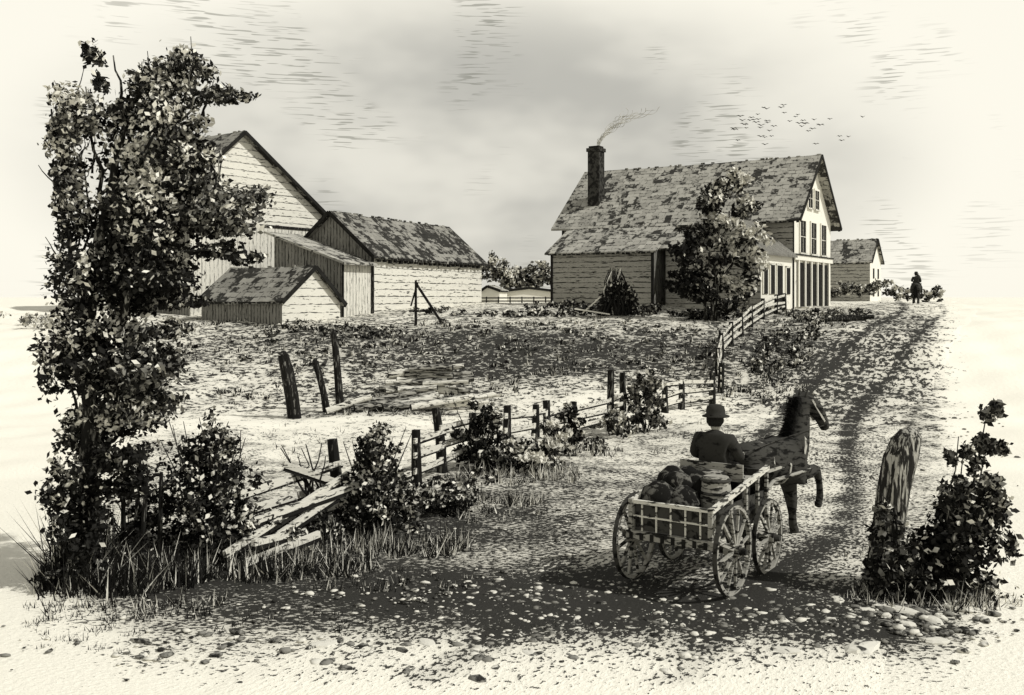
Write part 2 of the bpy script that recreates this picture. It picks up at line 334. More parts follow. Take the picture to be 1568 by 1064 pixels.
CT = [(270, 92, 42, 28, .6, .2), (335, 142, 42, 16, .5, .2), (235, 130, 48, 40, .8, .2), (165, 105, 10, 32, .3, .2), (128, 185, 34, 42, .7, .4), (258, 190, 44, 36, .7, .2), (200, 240, 58, 44, 1.0, .1), (180, 180, 30, 40, .7, .2),
      (100, 235, 18, 50, .6, .4), (285, 235, 40, 30, .6, .2), (275, 275, 44, 32, .5, .1), (345, 300, 58, 32, .35, .6), (232, 310, 56, 48, 1.0, .1), (160, 330, 46, 48, .7, .1), (108, 310, 22, 56, .6, .3), (318, 338, 66, 22, .3, .5), (330, 385, 46, 16, .08, .1), (225, 350, 60, 32, .5, .1),
      (210, 392, 72, 40, .12, .05), (130, 420, 42, 50, .35, .1), (245, 434, 60, 24, .12, .1), (180, 452, 50, 28, .15, .1), (170, 505, 64, 28, 1.0, .1), (270, 462, 42, 12, .2, .1), (240, 550, 54, 32, .2, .4), (115, 545, 32, 60, .5, .1), (185, 590, 60, 30, .6, .1), (255, 500, 34, 14, .6, .3),
      (225, 620, 56, 22, .5, .3), (160, 645, 66, 26, .7, .1), (105, 680, 26, 50, .4, .2), (190, 692, 56, 20, .15, .1), (110, 750, 22, 50, .25, .15), (140, 790, 34, 56, .10, .05), (175, 545, 34, 20, .15, .1), (180, 745, 40, 26, .1, .05)]
cl = []
for px, py, rx, rz, pale, mid in CT:
    x, z = T(px, py); ar = rx * rz
    cl.append((x, random.uniform(-.45, .45), z, rx / 92, .42 + rx / 200, rz / 92, int(ar * .88 + 120), .080, pale * .9, mid))
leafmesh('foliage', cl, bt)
def shrub(name, x, y, w, hh, n, size, pale, mid, lobes=6, twig=8):
    z = h(x, y); e = empty(name, (x, y, z)); mb = MB()
    for i in range(twig):
        a = random.uniform(0, 6.28); rr = random.uniform(.2, .48) * w
        limb(mb, (random.uniform(-.1, .1), random.uniform(-.1, .1), -.05), (math.cos(a) * rr, math.sin(a) * rr * .7, hh * random.uniform(.6, 1.05)), .025, .006, BARK, .05, 4, 5)
    mb.make('stems', e)
    cl = []
    for i in range(lobes):
        fz = (i + .5) / lobes; a = i * 2.4 + random.uniform(-.4, .4); sp = math.sin(math.pi * min(1, .25 + fz * .75)) * .30 * w
        cl.append((math.cos(a) * sp, math.sin(a) * sp * .7, hh * (.12 + .74 * fz), w * .28 * (1.15 - .35 * fz), w * .26, hh * .20, n // lobes, size, pale, mid))
    leafmesh('foliage', cl, e); return e
shrub('wild_shrub', -4.75, 15.6, 1.8, 2.2, 6500, .078, .28, .10, 14, 18)
shrub('wild_shrub', -2.40, 17.7, 1.6, 1.85, 4600, .083, .42, .12, 12, 14)
shrub('wild_shrub', -.72, 23.6, 1.6, 1.6, 2400, .11, .38, .15, 8, 8)
shrub('wild_shrub', .35, 23.4, 2.2, .8, 2000, .12, 1.0, .2, 6, 5)
shrub('wild_shrub', 1.05, 25.2, 1.3, .9, 1100, .12, .9, .2, 5, 5)
shrub('wild_shrub', 1.62, 27.6, 1.0, 1.3, 1200, .12, .35, .15, 6, 5)
shrub('wild_shrub', 4.1, 30.5, 1.4, 2.0, 1900, .13, .35, .6, 7, 8)
shrub('wild_shrub', 3.0, 30.0, 1.5, .8, 900, .13, .6, .5, 4, 4)
shrub('wild_shrub', -3.7, 16.2, 1.1, .45, 800, .08, .5, .2, 5, 6)
shrub('wild_shrub', -5.75, 15.2, 1.0, 1.0, 1500, .08, .10, .1, 5, 6)
shrub('wild_shrub', -1.5, 19.6, 1.3, .7, 1000, .09, .5, .2, 5, 4)
st = empty('leaning_tree_stump', (5.15, 13.8, h(5.15, 13.8))); mb = MB()
pts = [(-.02, 0, -.1), (0, 0, .25), (.06, 0, .8), (.14, 0, 1.35), (.24, 0, 1.85), (.32, 0, 2.1), (.35, 0, 2.2), (.37, 0, 2.24)]; rad = [.30, .23, .21, .22, .23, .19, .12, .03]
vs = []; n = 18
for (x, y, z), r in zip(pts, rad):
    for j in range(n):
        t = 2 * math.pi * j / n; rr = r * (1 + .09 * math.sin(j * 2.1 + 1) + random.uniform(-.05, .05)); vs.append((x + math.cos(t) * rr, y + math.sin(t) * rr, z))
mb.add(vs, [(i * n + j, i * n + (j + 1) % n, (i + 1) * n + (j + 1) % n, (i + 1) * n + j) for i in range(7) for j in range(n)] + [tuple(range(7 * n, 8 * n))], STUMP)
mb.make('stump', st, True)
e = empty('roadside_bush', (5.75, 13.6, 0)); mb = MB()
for q in [(.75, 0, 2.6), (.5, .2, 1.9), (-.75, 0, 1.1), (.85, -.1, 1.5), (.35, 0, 2.2), (-.4, -.2, .9), (.8, .1, 2.1), (-.8, -.1, 1.5)]: limb(mb, (0, 0, -.05), q, .03, .006, BARK, .05, 5, 5)
mb.make('stems', e)
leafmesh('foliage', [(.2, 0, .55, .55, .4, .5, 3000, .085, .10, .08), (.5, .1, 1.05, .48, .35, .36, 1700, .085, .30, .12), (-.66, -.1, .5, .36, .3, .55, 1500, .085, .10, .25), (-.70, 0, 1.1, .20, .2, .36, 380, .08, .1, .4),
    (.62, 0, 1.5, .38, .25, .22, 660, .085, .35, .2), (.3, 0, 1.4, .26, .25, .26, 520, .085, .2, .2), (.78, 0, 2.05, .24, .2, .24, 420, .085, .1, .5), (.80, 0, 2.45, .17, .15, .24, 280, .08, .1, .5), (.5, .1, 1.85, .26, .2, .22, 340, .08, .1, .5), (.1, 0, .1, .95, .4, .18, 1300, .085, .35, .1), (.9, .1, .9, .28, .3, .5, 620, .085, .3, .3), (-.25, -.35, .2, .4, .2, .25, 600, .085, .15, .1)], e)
x0, y0 = 10.6, 52.5; e = empty('farmyard_tree', (x0, y0, h(x0, y0))); mb = MB()
limb(mb, (0, 0, -.1), (.15, 0, 2.0), .22, .16, BARK, .03, 4); limb(mb, (-.35, 0, -.1), (-.5, 0, 1.6), .12, .09, BARK, .03, 4); limb(mb, (.15, 0, 2), (.9, .2, 5.8), .13, .04, BARK); limb(mb, (.15, 0, 2), (-.8, -.1, 5.2), .11, .04, BARK)
limb(mb, (.1, 0, 1.8), (1.9, 0, 4.2), .1, .03, BARK); limb(mb, (-.4, 0, 1.5), (-1.7, 0, 3.0), .1, .03, BARK); mb.make('trunk', e, True)
def C(px, py): return ((px - 1095) / 29.0, (492 - py) / 29.0)
cl = []
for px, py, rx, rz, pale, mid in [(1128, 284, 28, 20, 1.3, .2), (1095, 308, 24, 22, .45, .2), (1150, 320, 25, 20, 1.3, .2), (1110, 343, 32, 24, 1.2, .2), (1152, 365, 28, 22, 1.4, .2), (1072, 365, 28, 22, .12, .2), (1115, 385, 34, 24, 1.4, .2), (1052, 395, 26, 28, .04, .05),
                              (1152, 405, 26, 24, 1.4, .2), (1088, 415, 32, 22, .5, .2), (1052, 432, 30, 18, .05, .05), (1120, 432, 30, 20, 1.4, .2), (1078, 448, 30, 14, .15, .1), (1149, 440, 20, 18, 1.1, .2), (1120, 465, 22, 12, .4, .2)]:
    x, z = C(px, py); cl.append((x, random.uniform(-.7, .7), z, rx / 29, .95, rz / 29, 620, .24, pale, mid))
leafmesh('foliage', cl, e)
e = empty('brush_pile', (5.8, 54.5, h(5.8, 54.5))); mb = MB()
for i in range(90):
    a = random.uniform(0, 6.28); r0 = random.uniform(.2, 1.15)
    limb(mb, (math.cos(a) * r0, math.sin(a) * r0 * .6, 0), (math.cos(a) * r0 * .25 + random.uniform(-.35, .2), 0, random.uniform(1.3, 2.6)), .055, .015, WOODL if i % 5 == 0 else DARK, .08, 4, 4)
mb.beam((-2.4, -.4, .35), (-.5, -.5, .05), .4, .07, PAINT); mb.beam((-2.0, -.5, .1), (-1.0, -.5, 1.0), .1, .07, WOODL); mb.make('sticks', e)
leafmesh('brush', [(0, 0, .8, .9, .5, .9, 800, .2, .08, .2), (.1, 0, 1.6, .55, .4, .6, 400, .18, .08, .2), (-1.6, 0, .2, .9, .4, .25, 200, .16, .3, .2)], e)
cl = []
for i in range(14):
    X = -2.2 + i * .48; cl.append((X + random.uniform(-.2, .2), 95 + random.uniform(-1, 1), 5.9 + random.uniform(-.3, 1.3), 1.2, 1.2, 1.1, 300, .33, .6, .5))
leafmesh('distant_trees', cl)
cl = []
for i in range(24):
    X = 27 + i * .36; Yv = 84 - i * .1; cl.append((X, Yv, 4.3 + random.uniform(-.2, .5) + (.4 if i < 12 else 0), .7, .6, .5, 110, .25, .7, .5))
leafmesh('distant_hedge', cl)
cl = []
for i in range(110):
    X = random.uniform(-12, 20); Yv = random.uniform(54.5, 57) if X > -6 else random.uniform(46.5, 49.5); cl.append((X, Yv, h(X, Yv) + .12, .5, .4, .22, 45, .16, .3, .3))
for i in range(60):
    X = random.uniform(1, 12); Yv = random.uniform(58, 61)
    if X > 9: Yv = random.uniform(53, 56)
    cl.append((X, Yv, h(X, Yv) + .2, .6, .4, .3, 50, .18, .15, .2))
for i in range(70):
    Yv = random.uniform(40, 56); X = 8.6 + (Yv - 40) * .42 + random.uniform(.6, 3.0); cl.append((X, Yv, h(X, Yv) + .1, .4, .4, .2, 36, .15, .4, .3))
for i in range(110):
    X = random.uniform(-12, 9); Yv = random.uniform(41, 51); cl.append((X, Yv, h(X, Yv) + .06, .6, .5, .14, 34, .13, .4, .4))
for i in range(22):
    X = random.uniform(-31, -21); Yv = 50 + random.uniform(-1, 1); cl.append((X, Yv, h(X, Yv) + .35, .8, .5, .42, 50, .18, 1.3, .9))
leafmesh('weeds_at_hill_crest', cl)
cl = []
for i in range(95):
    t = random.random(); X = -6.6 + t * 5.8 + random.uniform(-.3, .3); Yv = 14.3 + t * 4.7 + random.uniform(-.5, .7); cl.append((X, Yv, .16, .36, .3, random.uniform(.12, .36), 160, .07, .20, .12))
for i in range(26):
    t = random.random(); X = -1.2 + t * 5.0 + random.uniform(-.3, .3); Yv = 21 + t * 9 + random.uniform(-.5, .7); cl.append((X, Yv, h(X, Yv) + .12, .4, .3, .2, 60, .1, .5, .2))
leafmesh('verge_weeds', cl)
GR = []
GR += [(-5.6, 14.3, 1.2, .7, 1900, .5, .012, .14), (-3.8, 15.0, 1.7, .7, 2000, .38, .011, .2), (-2.2, 16.6, 1.5, .8, 1500, .32, .011, .3), (-.6, 19.5, 1.4, 1.0, 800, .28, .011, .4), (.2, 22.3, 1.5, .9, 800, .28, .012, .5), (-6.2, 14.6, .4, .5, 900, .9, .016, .2),
       (-5.2, 13.2, 1.4, .6, 900, .18, .009, .2), (-2.6, 14.6, 2.2, .8, 1100, .14, .009, .2), (1.8, 26, 1.2, 1, 500, .3, .014, .4), (5.6, 13.3, 1.1, .5, 1100, .25, .010, .4), (6, 15.5, 1, 1.3, 500, .2, .01, .3), (0, 14.2, 2.4, .9, 700, .07, .010, .1), (-3.5, 12.2, 3.2, .8, 1200, .10, .009, .05), (-.5, 12.4, 3.5, .9, 900, .06, .010, .05), (-4.2, 34.0, 3.0, 1.2, 700, .16, .016, .3), (-3.2, 37.0, 2.6, .7, 700, .2, .018, .3)]
for i in range(240):
    X = random.uniform(-16, 12); Yv = random.uniform(37, 53); GR.append((X, Yv, 1.5, 1.2, 36, .2, .03, .3))
for i in range(110):
    X = random.uniform(-7, 6); Yv = random.uniform(26, 37); GR.append((X, Yv, 1.2, 1.2, 16, .14, .015, .3))
for i in range(110):
    Yv = random.uniform(36, 60); X = 8.6 + (Yv - 40) * .42 + random.uniform(0, 3.0); GR.append((X, Yv, 1.0, 1.2, 26, .22, .028, .25))
blades('wild_grass', GR, [LD, LL])
# ------------------------------------------------------------------ buildings
def gabled(name, org, rz, W, Lh, zb, eL, eR, rx, zr, mats, roofm, split=None, over=.45, th=.14, parent=None, fasc=DARK):
    e = parent or empty(name, (org[0], org[1], 0), rz); mb = MB(); sz = split or (zb + .3)
    for y, s in ((0, 1), (Lh, -1)):
        lowq = [(0, y, zb), (W, y, zb), (W, y, sz), (0, y, sz)]; mb.add(lowq, [(0, 1, 2, 3) if s > 0 else (3, 2, 1, 0)], mats[1])
        up = [(0, y, sz), (W, y, sz), (W, y, eR), (rx, y, zr), (0, y, eL)]; mb.add(up, [(0, 1, 2, 3, 4) if s > 0 else (4, 3, 2, 1, 0)], mats[0])
    mb.add([(0, 0, zb), (0, Lh, zb), (0, Lh, eL), (0, 0, eL)], [(3, 2, 1, 0)], mats[2])
    mb.add([(W, 0, zb), (W, Lh, zb), (W, Lh, eR), (W, 0, eR)], [(0, 1, 2, 3)], mats[3])
    mb.make('walls', e)
    r = MB(); sl = (zr - eL) / rx; sr = (zr - eR) / (W - rx)
    a = (-over, -over, eL - sl * over + .02); b = (rx, -over, zr + .02); c = (W + over, -over, eR - sr * over + .02); Y2 = Lh + over
    NS = 18
    def slab(p, q):
        vs = []
        for k in range(NS + 1):
            y = -over + (Y2 + over) * k / NS; sag = -.07 * math.sin(math.pi * k / NS) + random.uniform(-.025, .025)
            for (u, z) in ((p[0], p[2]), (q[0], q[2]), (q[0], q[2] + th), (p[0], p[2] + th)): vs.append((u, y, z + sag + random.uniform(-.015, .015)))
        fs = []
        for k in range(NS):
            for j in range(4): fs.append((k * 4 + j, (k + 1) * 4 + j, (k + 1) * 4 + (j + 1) % 4, k * 4 + (j + 1) % 4))
        fs += [(0, 1, 2, 3), (NS * 4 + 3, NS * 4 + 2, NS * 4 + 1, NS * 4)]
        r.add(vs, fs, roofm)
    slab(a, b); slab(b, c)
    for k in range(int(Lh / .35)):
        y = -over + k * .35 + random.uniform(0, .15)
        for (u, z) in ((a[0], a[2]), (c[0], c[2])): r.box((u - .04, y, z - random.uniform(.0, .07)), (u + .04, y + random.uniform(.1, .3), z + .06), DARK)
        if random.random() < .5: r.box((b[0] - .05, y, b[2] + .08), (b[0] + .05, y + random.uniform(.1, .3), b[2] + .13 + random.uniform(.02, .07)), roofm)
    r.make('roof', e)
    f = MB()
    f.beam((a[0], -over - .03, a[2] + .05), (b[0], -over - .03, b[2] + .05), .05, .22, fasc)
    f.beam((b[0], -over - .035, b[2] + .05), (c[0], -over - .035, c[2] + .05), .05, .22, fasc)
    f.make('bargeboards', e)
    return e
AZ = math.atan2(.848, .53)
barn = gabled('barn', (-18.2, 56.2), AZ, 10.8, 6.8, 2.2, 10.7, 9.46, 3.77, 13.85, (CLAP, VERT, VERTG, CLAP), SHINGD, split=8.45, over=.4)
mb = MB(); mb.box((0, -.06, 8.4), (10.8, -.003, 8.56), WOODD)
for x in (0.02, 10.68): mb.box((x, -.05, 2.2), (x + .12, -.004, 8.4), WOODL)
mb.make('trim', barn)
AS = math.atan2(-.421, .907)
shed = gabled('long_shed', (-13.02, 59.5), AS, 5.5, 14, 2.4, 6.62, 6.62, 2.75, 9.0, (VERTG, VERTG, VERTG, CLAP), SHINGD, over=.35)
mb = MB()
vs = [(.9, -3, 2.2), (5.48, -3, 2.2), (5.48, -3, 6.0), (.9, -3, 7.55), (.9, -.01, 2.2), (5.48, -.01, 2.2), (5.48, -.01, 6.0), (.9, -.01, 7.55)]
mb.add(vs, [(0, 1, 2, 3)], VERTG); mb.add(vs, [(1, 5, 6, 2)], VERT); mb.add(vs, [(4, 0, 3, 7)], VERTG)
mb.make('lean_to_walls', shed)
mb = MB(); mb.add([(.5, -3.4, 7.72), (5.9, -3.4, 5.89), (5.9, -.05, 5.89), (.5, -.05, 7.72), (.5, -3.4, 7.84), (5.9, -3.4, 6.01), (5.9, -.05, 6.01), (.5, -.05, 7.84)],
                  [(0, 3, 2, 1), (4, 5, 6, 7), (0, 1, 5, 4), (1, 2, 6, 5), (2, 3, 7, 6), (3, 0, 4, 7)], SHING); mb.make('lean_to_roof', shed)
mb = MB(); mb.box((5.5, -.1, 2.3), (5.6, .06, 6.4), WOODD); mb.box((5.5, -3.02, 2.3), (5.56, -2.9, 5.9), DARK)
for k in range(22): mb.box((5.62, .3 + k * .6, 6.12 + random.uniform(-.04, .04)), (5.80, .5 + k * .6, 6.30), DARK)
mb.make('trim', shed)
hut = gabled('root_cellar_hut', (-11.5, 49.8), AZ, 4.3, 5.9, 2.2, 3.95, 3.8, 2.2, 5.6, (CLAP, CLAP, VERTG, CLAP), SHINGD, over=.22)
e = empty('hoisting_post', (-4.85, 50.2, h(-4.85, 50.2))); mb = MB()
mb.beam((0, 0, -.2), (0, 0, 2.3), .14, .14, WOODD, .1, .1); mb.beam((-.02, -.05, 2.2), (1.35, -.1, .1), .15, .12, WOODD); mb.beam((.1, 0, 2.2), (-.25, 0, 1.0), .08, .08, WOODD); mb.beam((-.35, 0, .75), (.7, 0, .75), .08, .1, WOODD); mb.make('timbers', e)
d = gabled('distant_shed', (-.6, 86), R(8), 4.2, 3, 3.4, 4.6, 4.6, 2.1, 4.85, (PAINT, PAINT, PAINT, PAINT), SHING, over=.15)
d2 = gabled('distant_shed', (-2.9, 83), R(-12), 1.9, 3, 3.4, 4.35, 4.6, .9, 4.95, (PAINT, PAINT, PAINT, PAINT), SHING, over=.12)
mb = MB()
for i in range(8): mb.beam((-3 + i * .95, 80, 3.4), (-3 + i * .95, 80, 4.15), .1, .1, WOODD)
for zz in (3.8, 4.05): mb.beam((-3.1, 80, zz), (3.7, 80, zz), .05, .1, WOODD)
mb.make('yard_fence')
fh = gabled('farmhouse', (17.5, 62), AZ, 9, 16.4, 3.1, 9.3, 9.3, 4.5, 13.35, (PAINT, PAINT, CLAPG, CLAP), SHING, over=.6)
mb = MB()
def win(x, z0, z1, w):
    mb.box((x - w / 2, -.05, z0), (x + w / 2, -.004, z1), DARK)
    for xx in (x - w / 2 - .12, x + w / 2): mb.box((xx, -.09, z0 - .08), (xx + .12, -.004, z1 + .1), PAINT)
    mb.box((x - w / 2, -.09, z1), (x + w / 2, -.004, z1 + .12), PAINT); mb.box((x - w / 2 - .1, -.14, z0 - .1), (x + w / 2 + .1, -.004, z0), WOODL)
    mb.box((x - .02, -.075, z0), (x + .02, -.052, z1), WOODL); mb.box((x - w / 2, -.07, (z0 + z1) / 2 - .025), (x + w / 2, -.053, (z0 + z1) / 2 + .025), WOODL)
for x in (2.0, 4.5, 7.0): win(x, 6.95, 9.0, 1.2)
for x in (3.7, 5.3): win(x, 9.95, 11.2, 1.0)
mb.box((-.02, -.16, 6.45), (9.02, -.004, 6.75), PAINT); mb.box((0, -.22, 6.75), (9.1, -.004, 6.83), WOODD)
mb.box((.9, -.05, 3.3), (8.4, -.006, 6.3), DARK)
for i in range(6): mb.box((.75 + i * 1.45, -.16, 3.2), (.97 + i * 1.45, -.07, 6.42), PAINT)
mb.box((.4, -.9, 3.1), (8.7, -.02, 3.5), WOODL)
mb.box((-.03, -.05, 3.1), (.12, -.003, 9.2), WOODD)
mb.make('windows_and_shopfront', fh)
mb = MB()
mb.box((1.35, 14.2, 9.5), (2.2, 15.1, 14.5), BRICK); mb.box((1.27, 14.12, 14.5), (2.28, 15.18, 14.75), BRICK); mb.box((1.40, 14.25, 14.75), (2.15, 15.05, 14.9), DARK); mb.make('chimney', fh)
mb = MB()
def leanto(y0, y1, dep, zl, zh, wall, wallend, roofm):
    vs = [(-dep, y0, 3), (-.01, y0, 3), (-.01, y0, zh), (-dep, y0, zl), (-dep, y1, 3), (-.01, y1, 3), (-.01, y1, zh), (-dep, y1, zl)]
    mb.add(vs, [(0, 1, 2, 3)], wallend); mb.add(vs, [(4, 7, 6, 5)], wallend); mb.add(vs, [(0, 3, 7, 4)], wall)
    s = (zh - zl) / dep; o = .35
    a = (-dep - o, zl - s * o + .03); b = (-.02, zh + .03)
    vs = [(u, y, z + k) for k in (0, .12) for (u, y, z) in ((a[0], y0 - o, a[1]), (b[0], y0 - o, b[1]), (b[0], y1 + o, b[1]), (a[0], y1 + o, a[1]))]
    mb.add(vs, [(0, 3, 2, 1), (4, 5, 6, 7), (0, 1, 5, 4), (1, 2, 6, 5), (2, 3, 7, 6), (3, 0, 4, 7)], roofm)
    k = y0 - o
    while k < y1 + o - .3: mb.box((a[0] - .04, k, a[1] - random.uniform(0, .08)), (a[0] + .03, k + random.uniform(.12, .3), a[1] + .05), DARK); k += .36
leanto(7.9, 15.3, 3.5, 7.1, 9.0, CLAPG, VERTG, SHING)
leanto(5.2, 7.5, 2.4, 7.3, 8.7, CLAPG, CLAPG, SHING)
mb.box((-3.58, 7.85, 3), (-3.42, 8.0, 7.05), DARK); mb.box((-3.58, 15.2, 3), (-3.42, 15.34, 7.05), DARK); mb.box((-.08, 16.3, 3), (.02, 16.42, 9.2), DARK)
for y in (2.9, 4.4): mb.box((-.05, y, 7.6), (-.004, y + .7, 8.8), DARK)
mb.make('lean_to_wings', fh)
mb = MB(); D = 6.2; y1 = 4.6
vs = [(-D, 0.03, 3), (-.01, .03, 3), (-.01, .03, 6.75), (-D, .03, 6.75)]; mb.add(vs, [(0, 1, 2, 3)], PAINT)
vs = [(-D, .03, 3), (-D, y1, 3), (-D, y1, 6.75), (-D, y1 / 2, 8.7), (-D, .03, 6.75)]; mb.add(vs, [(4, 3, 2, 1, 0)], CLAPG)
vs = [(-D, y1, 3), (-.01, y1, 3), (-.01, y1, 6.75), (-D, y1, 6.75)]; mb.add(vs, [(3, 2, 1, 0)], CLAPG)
for s0, s1, z0, z1 in ((-.3, y1 / 2, 6.55, 8.75), (y1 + .3, y1 / 2, 6.55, 8.75)):
    vs = [(u, y, z + k) for k in (0, .12) for (u, y, z) in ((-D - .3, s0, z0), (-.02, s0, z0), (-.02, s1, z1), (-D - .3, s1, z1))]
    mb.add(vs, [(0, 3, 2, 1), (4, 5, 6, 7), (0, 1, 5, 4), (1, 2, 6, 5), (2, 3, 7, 6), (3, 0, 4, 7)], VERTG)
for x, z0, z1, w in ((-5.5, 4.3, 5.9, .75), (-4.2, 4.3, 6.0, .8), (-2.8, 3.2, 6.0, 1.1), (-1.1, 4.3, 5.9, .8)):
    mb.box((x - w / 2, -.03, z0), (x + w / 2, .026, z1), DARK); mb.box((x - w / 2 - .1, -.06, z1), (x + w / 2 + .1, .026, z1 + .12), WOODL)
    mb.box((x - w / 2 - .12, -.05, z0), (x - w / 2, .026, z1), PAINT); mb.box((x + w / 2, -.05, z0), (x + w / 2 + .12, .026, z1), PAINT)
mb.make('ell', fh)
dh = gabled('distant_house', (35.6, 99.0), AZ, 5, 6.2, 3.4, 7.7, 7.7, 2.5, 9.9, (PAINT, PAINT, CLAPG, CLAPG), SHING, over=.25)
mb = MB()
for x in (1.3, 3.4):
    mb.box((x, -.05, 4.2), (x + .5, -.004, 5.3), DARK); mb.box((x, -.05, 6.0), (x + .5, -.004, 7.0), DARK)
mb.make('windows', dh); mb = MB(); mb.box((1.4, 4.6, 8), (2.1, 5.3, 10.9), BRICK); mb.make('chimney', dh)
cm = Matrix.Rotation(AZ, 3, 'Z') @ Vector((1.78, 14.65, 0)); sx, sy = 17.5 + cm.x, 62 + cm.y
cu = bpy.data.curves.new('chimney_smoke', 'CURVE'); cu.dimensions = '3D'; cu.bevel_depth = .018
for k in range(16):
    sp = cu.splines.new('POLY'); nP = 40; sp.points.add(nP - 1); ph2 = random.uniform(0, 6); o = random.uniform(-.3, .3); en = random.uniform(.7, 1.25)
    for i in range(nP):
        t = i / (nP - 1) * en; x = sx + .15 + o * (.3 + t) + 1.9 * t ** 1.1 + .18 * math.sin(t * 16 + ph2) * (.3 + t) + (k % 3) * t * t * .8; z = 14.95 + 2.3 * t ** .8 + .1 * math.sin(t * 22 + ph2 * 2)
        sp.points[i].co = (x, sy + .3 * math.sin(t * 5 + ph2), z, 1); sp.points[i].radius = .4 + .6 * math.sin(t * 20 + ph2) ** 2
cu.materials.append(SMOKE); link(bpy.data.objects.new('chimney_smoke', cu))
# ------------------------------------------------------------------ fences, posts, logs
def fence(name, P, rails=(.35, .7, 1.0), pw=.13, missing=()):
    mb = MB()
    for i, (x, y, hh, lean) in enumerate(P):
        z = h(x, y)
        if hh > 0: mb.tube([(x, y, z - .2), (x + lean * .4, y, z + hh * .5), (x + lean, y, z + hh)], pw * .66, pw * .48, WOODD, 7, .14)
    for i in range(len(P) - 1):
        if i in missing: continue
        a, b = P[i], P[i + 1]
        for r in rails:
            za = h(a[0], a[1]) + r + random.uniform(-.08, .08); zb = h(b[0], b[1]) + r + random.uniform(-.08, .08)
            dx = Vector((b[0] - a[0], b[1] - a[1], 0)).normalized()
            mb.beam((a[0] - dx.x * .12, a[1] - dx.y * .12 - .08, za), (b[0] + dx.x * .12, b[1] + dx.y * .12 - .08, zb), .045, random.uniform(.10, .16), WOODL, .045, random.uniform(.08, .13))
            mb.beam((a[0] - dx.x * .12, a[1] - dx.y * .12 - .07, za - .085), (b[0] + dx.x * .12, b[1] + dx.y * .12 - .07, zb - .08), .05, .035, WOODD)
    return mb.make(name)
fence('old_rail_fence', [(-4.3, 16.1, .9, -.1), (-3.2, 18.4, 1.5, -.12), (-2.1, 22, 1.2, -.02), (-1.6, 23.2, 1.5, -.18), (-.95, 24.2, 1.2, 0), (-.12, 25.4, 1.25, 0), (.62, 26.4, 1.2, .02), (.95, 26.9, 1.3, -.02), (1.7, 28.2, 1.15, .05), (3.07, 30.9, 1.9, 0), (3.5, 31.5, 1.7, 0)], missing=(1, 4), pw=.20)
mb = MB()
for a, b in [((-4.3, 14.9, .25), (-2.9, 17.6, .98)), ((-4.2, 15.1, .05), (-3.0, 17.2, .7)), ((-4.1, 15.4, .6), (-2.7, 17.6, .8)), ((-3.2, 18.5, .4), (-2.2, 21.5, .3)), ((-3.9, 15.0, .4), (-3.4, 17.0, .15)), ((-3.9, 17.0, 1.25), (-3.0, 17.4, .85)), ((-4.0, 14.9, .12), (-3.1, 16.0, .3))]: mb.beam(a, b, .07, .10, WOODL); mb.beam((a[0], a[1] + .02, a[2] - .09), (b[0], b[1] + .02, b[2] - .09), .07, .06, DARK)
for a, b in [((-5.6, 15, 0), (-5.5, 15, 1.5)), ((-5.85, 15, 0), (-5.9, 15.1, 1.3)), ((-5.35, 15.1, 0), (-5.32, 15.1, 1.45)), ((-5.75, 15.2, 0), (-5.7, 15.2, 1.55))]: mb.cone(a, b, .05, .03, WOODD, 6, .1)
for i in range(9): limb(mb, (-3.4 + random.uniform(-.2, .2), 17.3, .5), (-3.6 + random.uniform(-.5, .5), 17.2, random.uniform(1.0, 1.6)), .025, .008, WOODD, .08, 4, 5)
mb.make('fallen_fence_rails')
fence('field_rail_fence', [(5.3, 34.5, .95, 0), (6.0, 35.2, 1.05, 0), (7.25, 36.0, 1.2, 0), (8.0, 38.2, 1.15, .05), (8.3, 40.2, 1.15, 0), (8.95, 42.6, 1.1, 0), (9.9, 45, 1.1, 0), (10.9, 47.4, 1.1, 0), (12.0, 50, 1.1, 0), (13.3, 52.8, 1.1, 0), (14.8, 55.8, 1.1, 0), (16.0, 58.5, 1.1, 0)], rails=(.3, .62, .95), pw=.21, missing=(2,))
def postobj(x, y, hh, w, lean, lx=0):
    z = h(x, y); mb = MB(); pts = [(x, y, z - .2), (x + lean * .3, y, z + hh * .35), (x + lean * .7, y, z + hh * .75), (x + lean, y, z + hh)]
    mb.tube(pts, w * .52, w * .42, WOODD, 8, .16); mb.cone((x + lean, y, z + hh - .02), (x + lean + .03, y, z + hh + .12), w * .4, w * .15, WOODD, 7)
    mb.make('old_gate_post')
postobj(-7.3, 33.6, 2.15, .48, -.42); postobj(-6.4, 34.6, 1.75, .26, -.45); postobj(-6.1, 35.4, 2.65, .26, -.25)
def logs(name, items):
    mb = MB()
    for p, q, r in items:
        m = LOGM if random.random() < .65 else LOGG
        mb.cone(p, q, r, r * .85, m, 10, .12); u = (Vector(p) - Vector(q)).normalized()
        mb.cone(Vector(p) + u * .004, Vector(p) + u * .02, r * .82, r * .8, DARK, 9); mb.cone(Vector(q) - u * .02, Vector(q) - u * .004, r * .68, r * .66, DARK, 9)
    return mb.make(name)
it = []
for lay, (cnt, x0_, x1_) in enumerate(((7, -5.1, -2.9), (5, -4.9, -2.9), (4, -4.6, -3.2), (2, -4.0, -3.0))):
    for i in range(cnt):
        x = x0_ + (x1_ - x0_) * i / max(1, cnt - 1) + random.uniform(-.15, .15); y = 37.6 + random.uniform(-.15, .15) + lay * .12; L = random.uniform(1.2, 2.0); a = random.uniform(-.16, .22); z = h(x, 37.8) + .16 + lay * .27
        it.append(((x, y, z + random.uniform(-.04, .04)), (x + L * math.cos(a), y + L * math.sin(a), z + random.uniform(-.05, .16)), random.uniform(.11, .17)))
logs('log_pile', it)
it = []
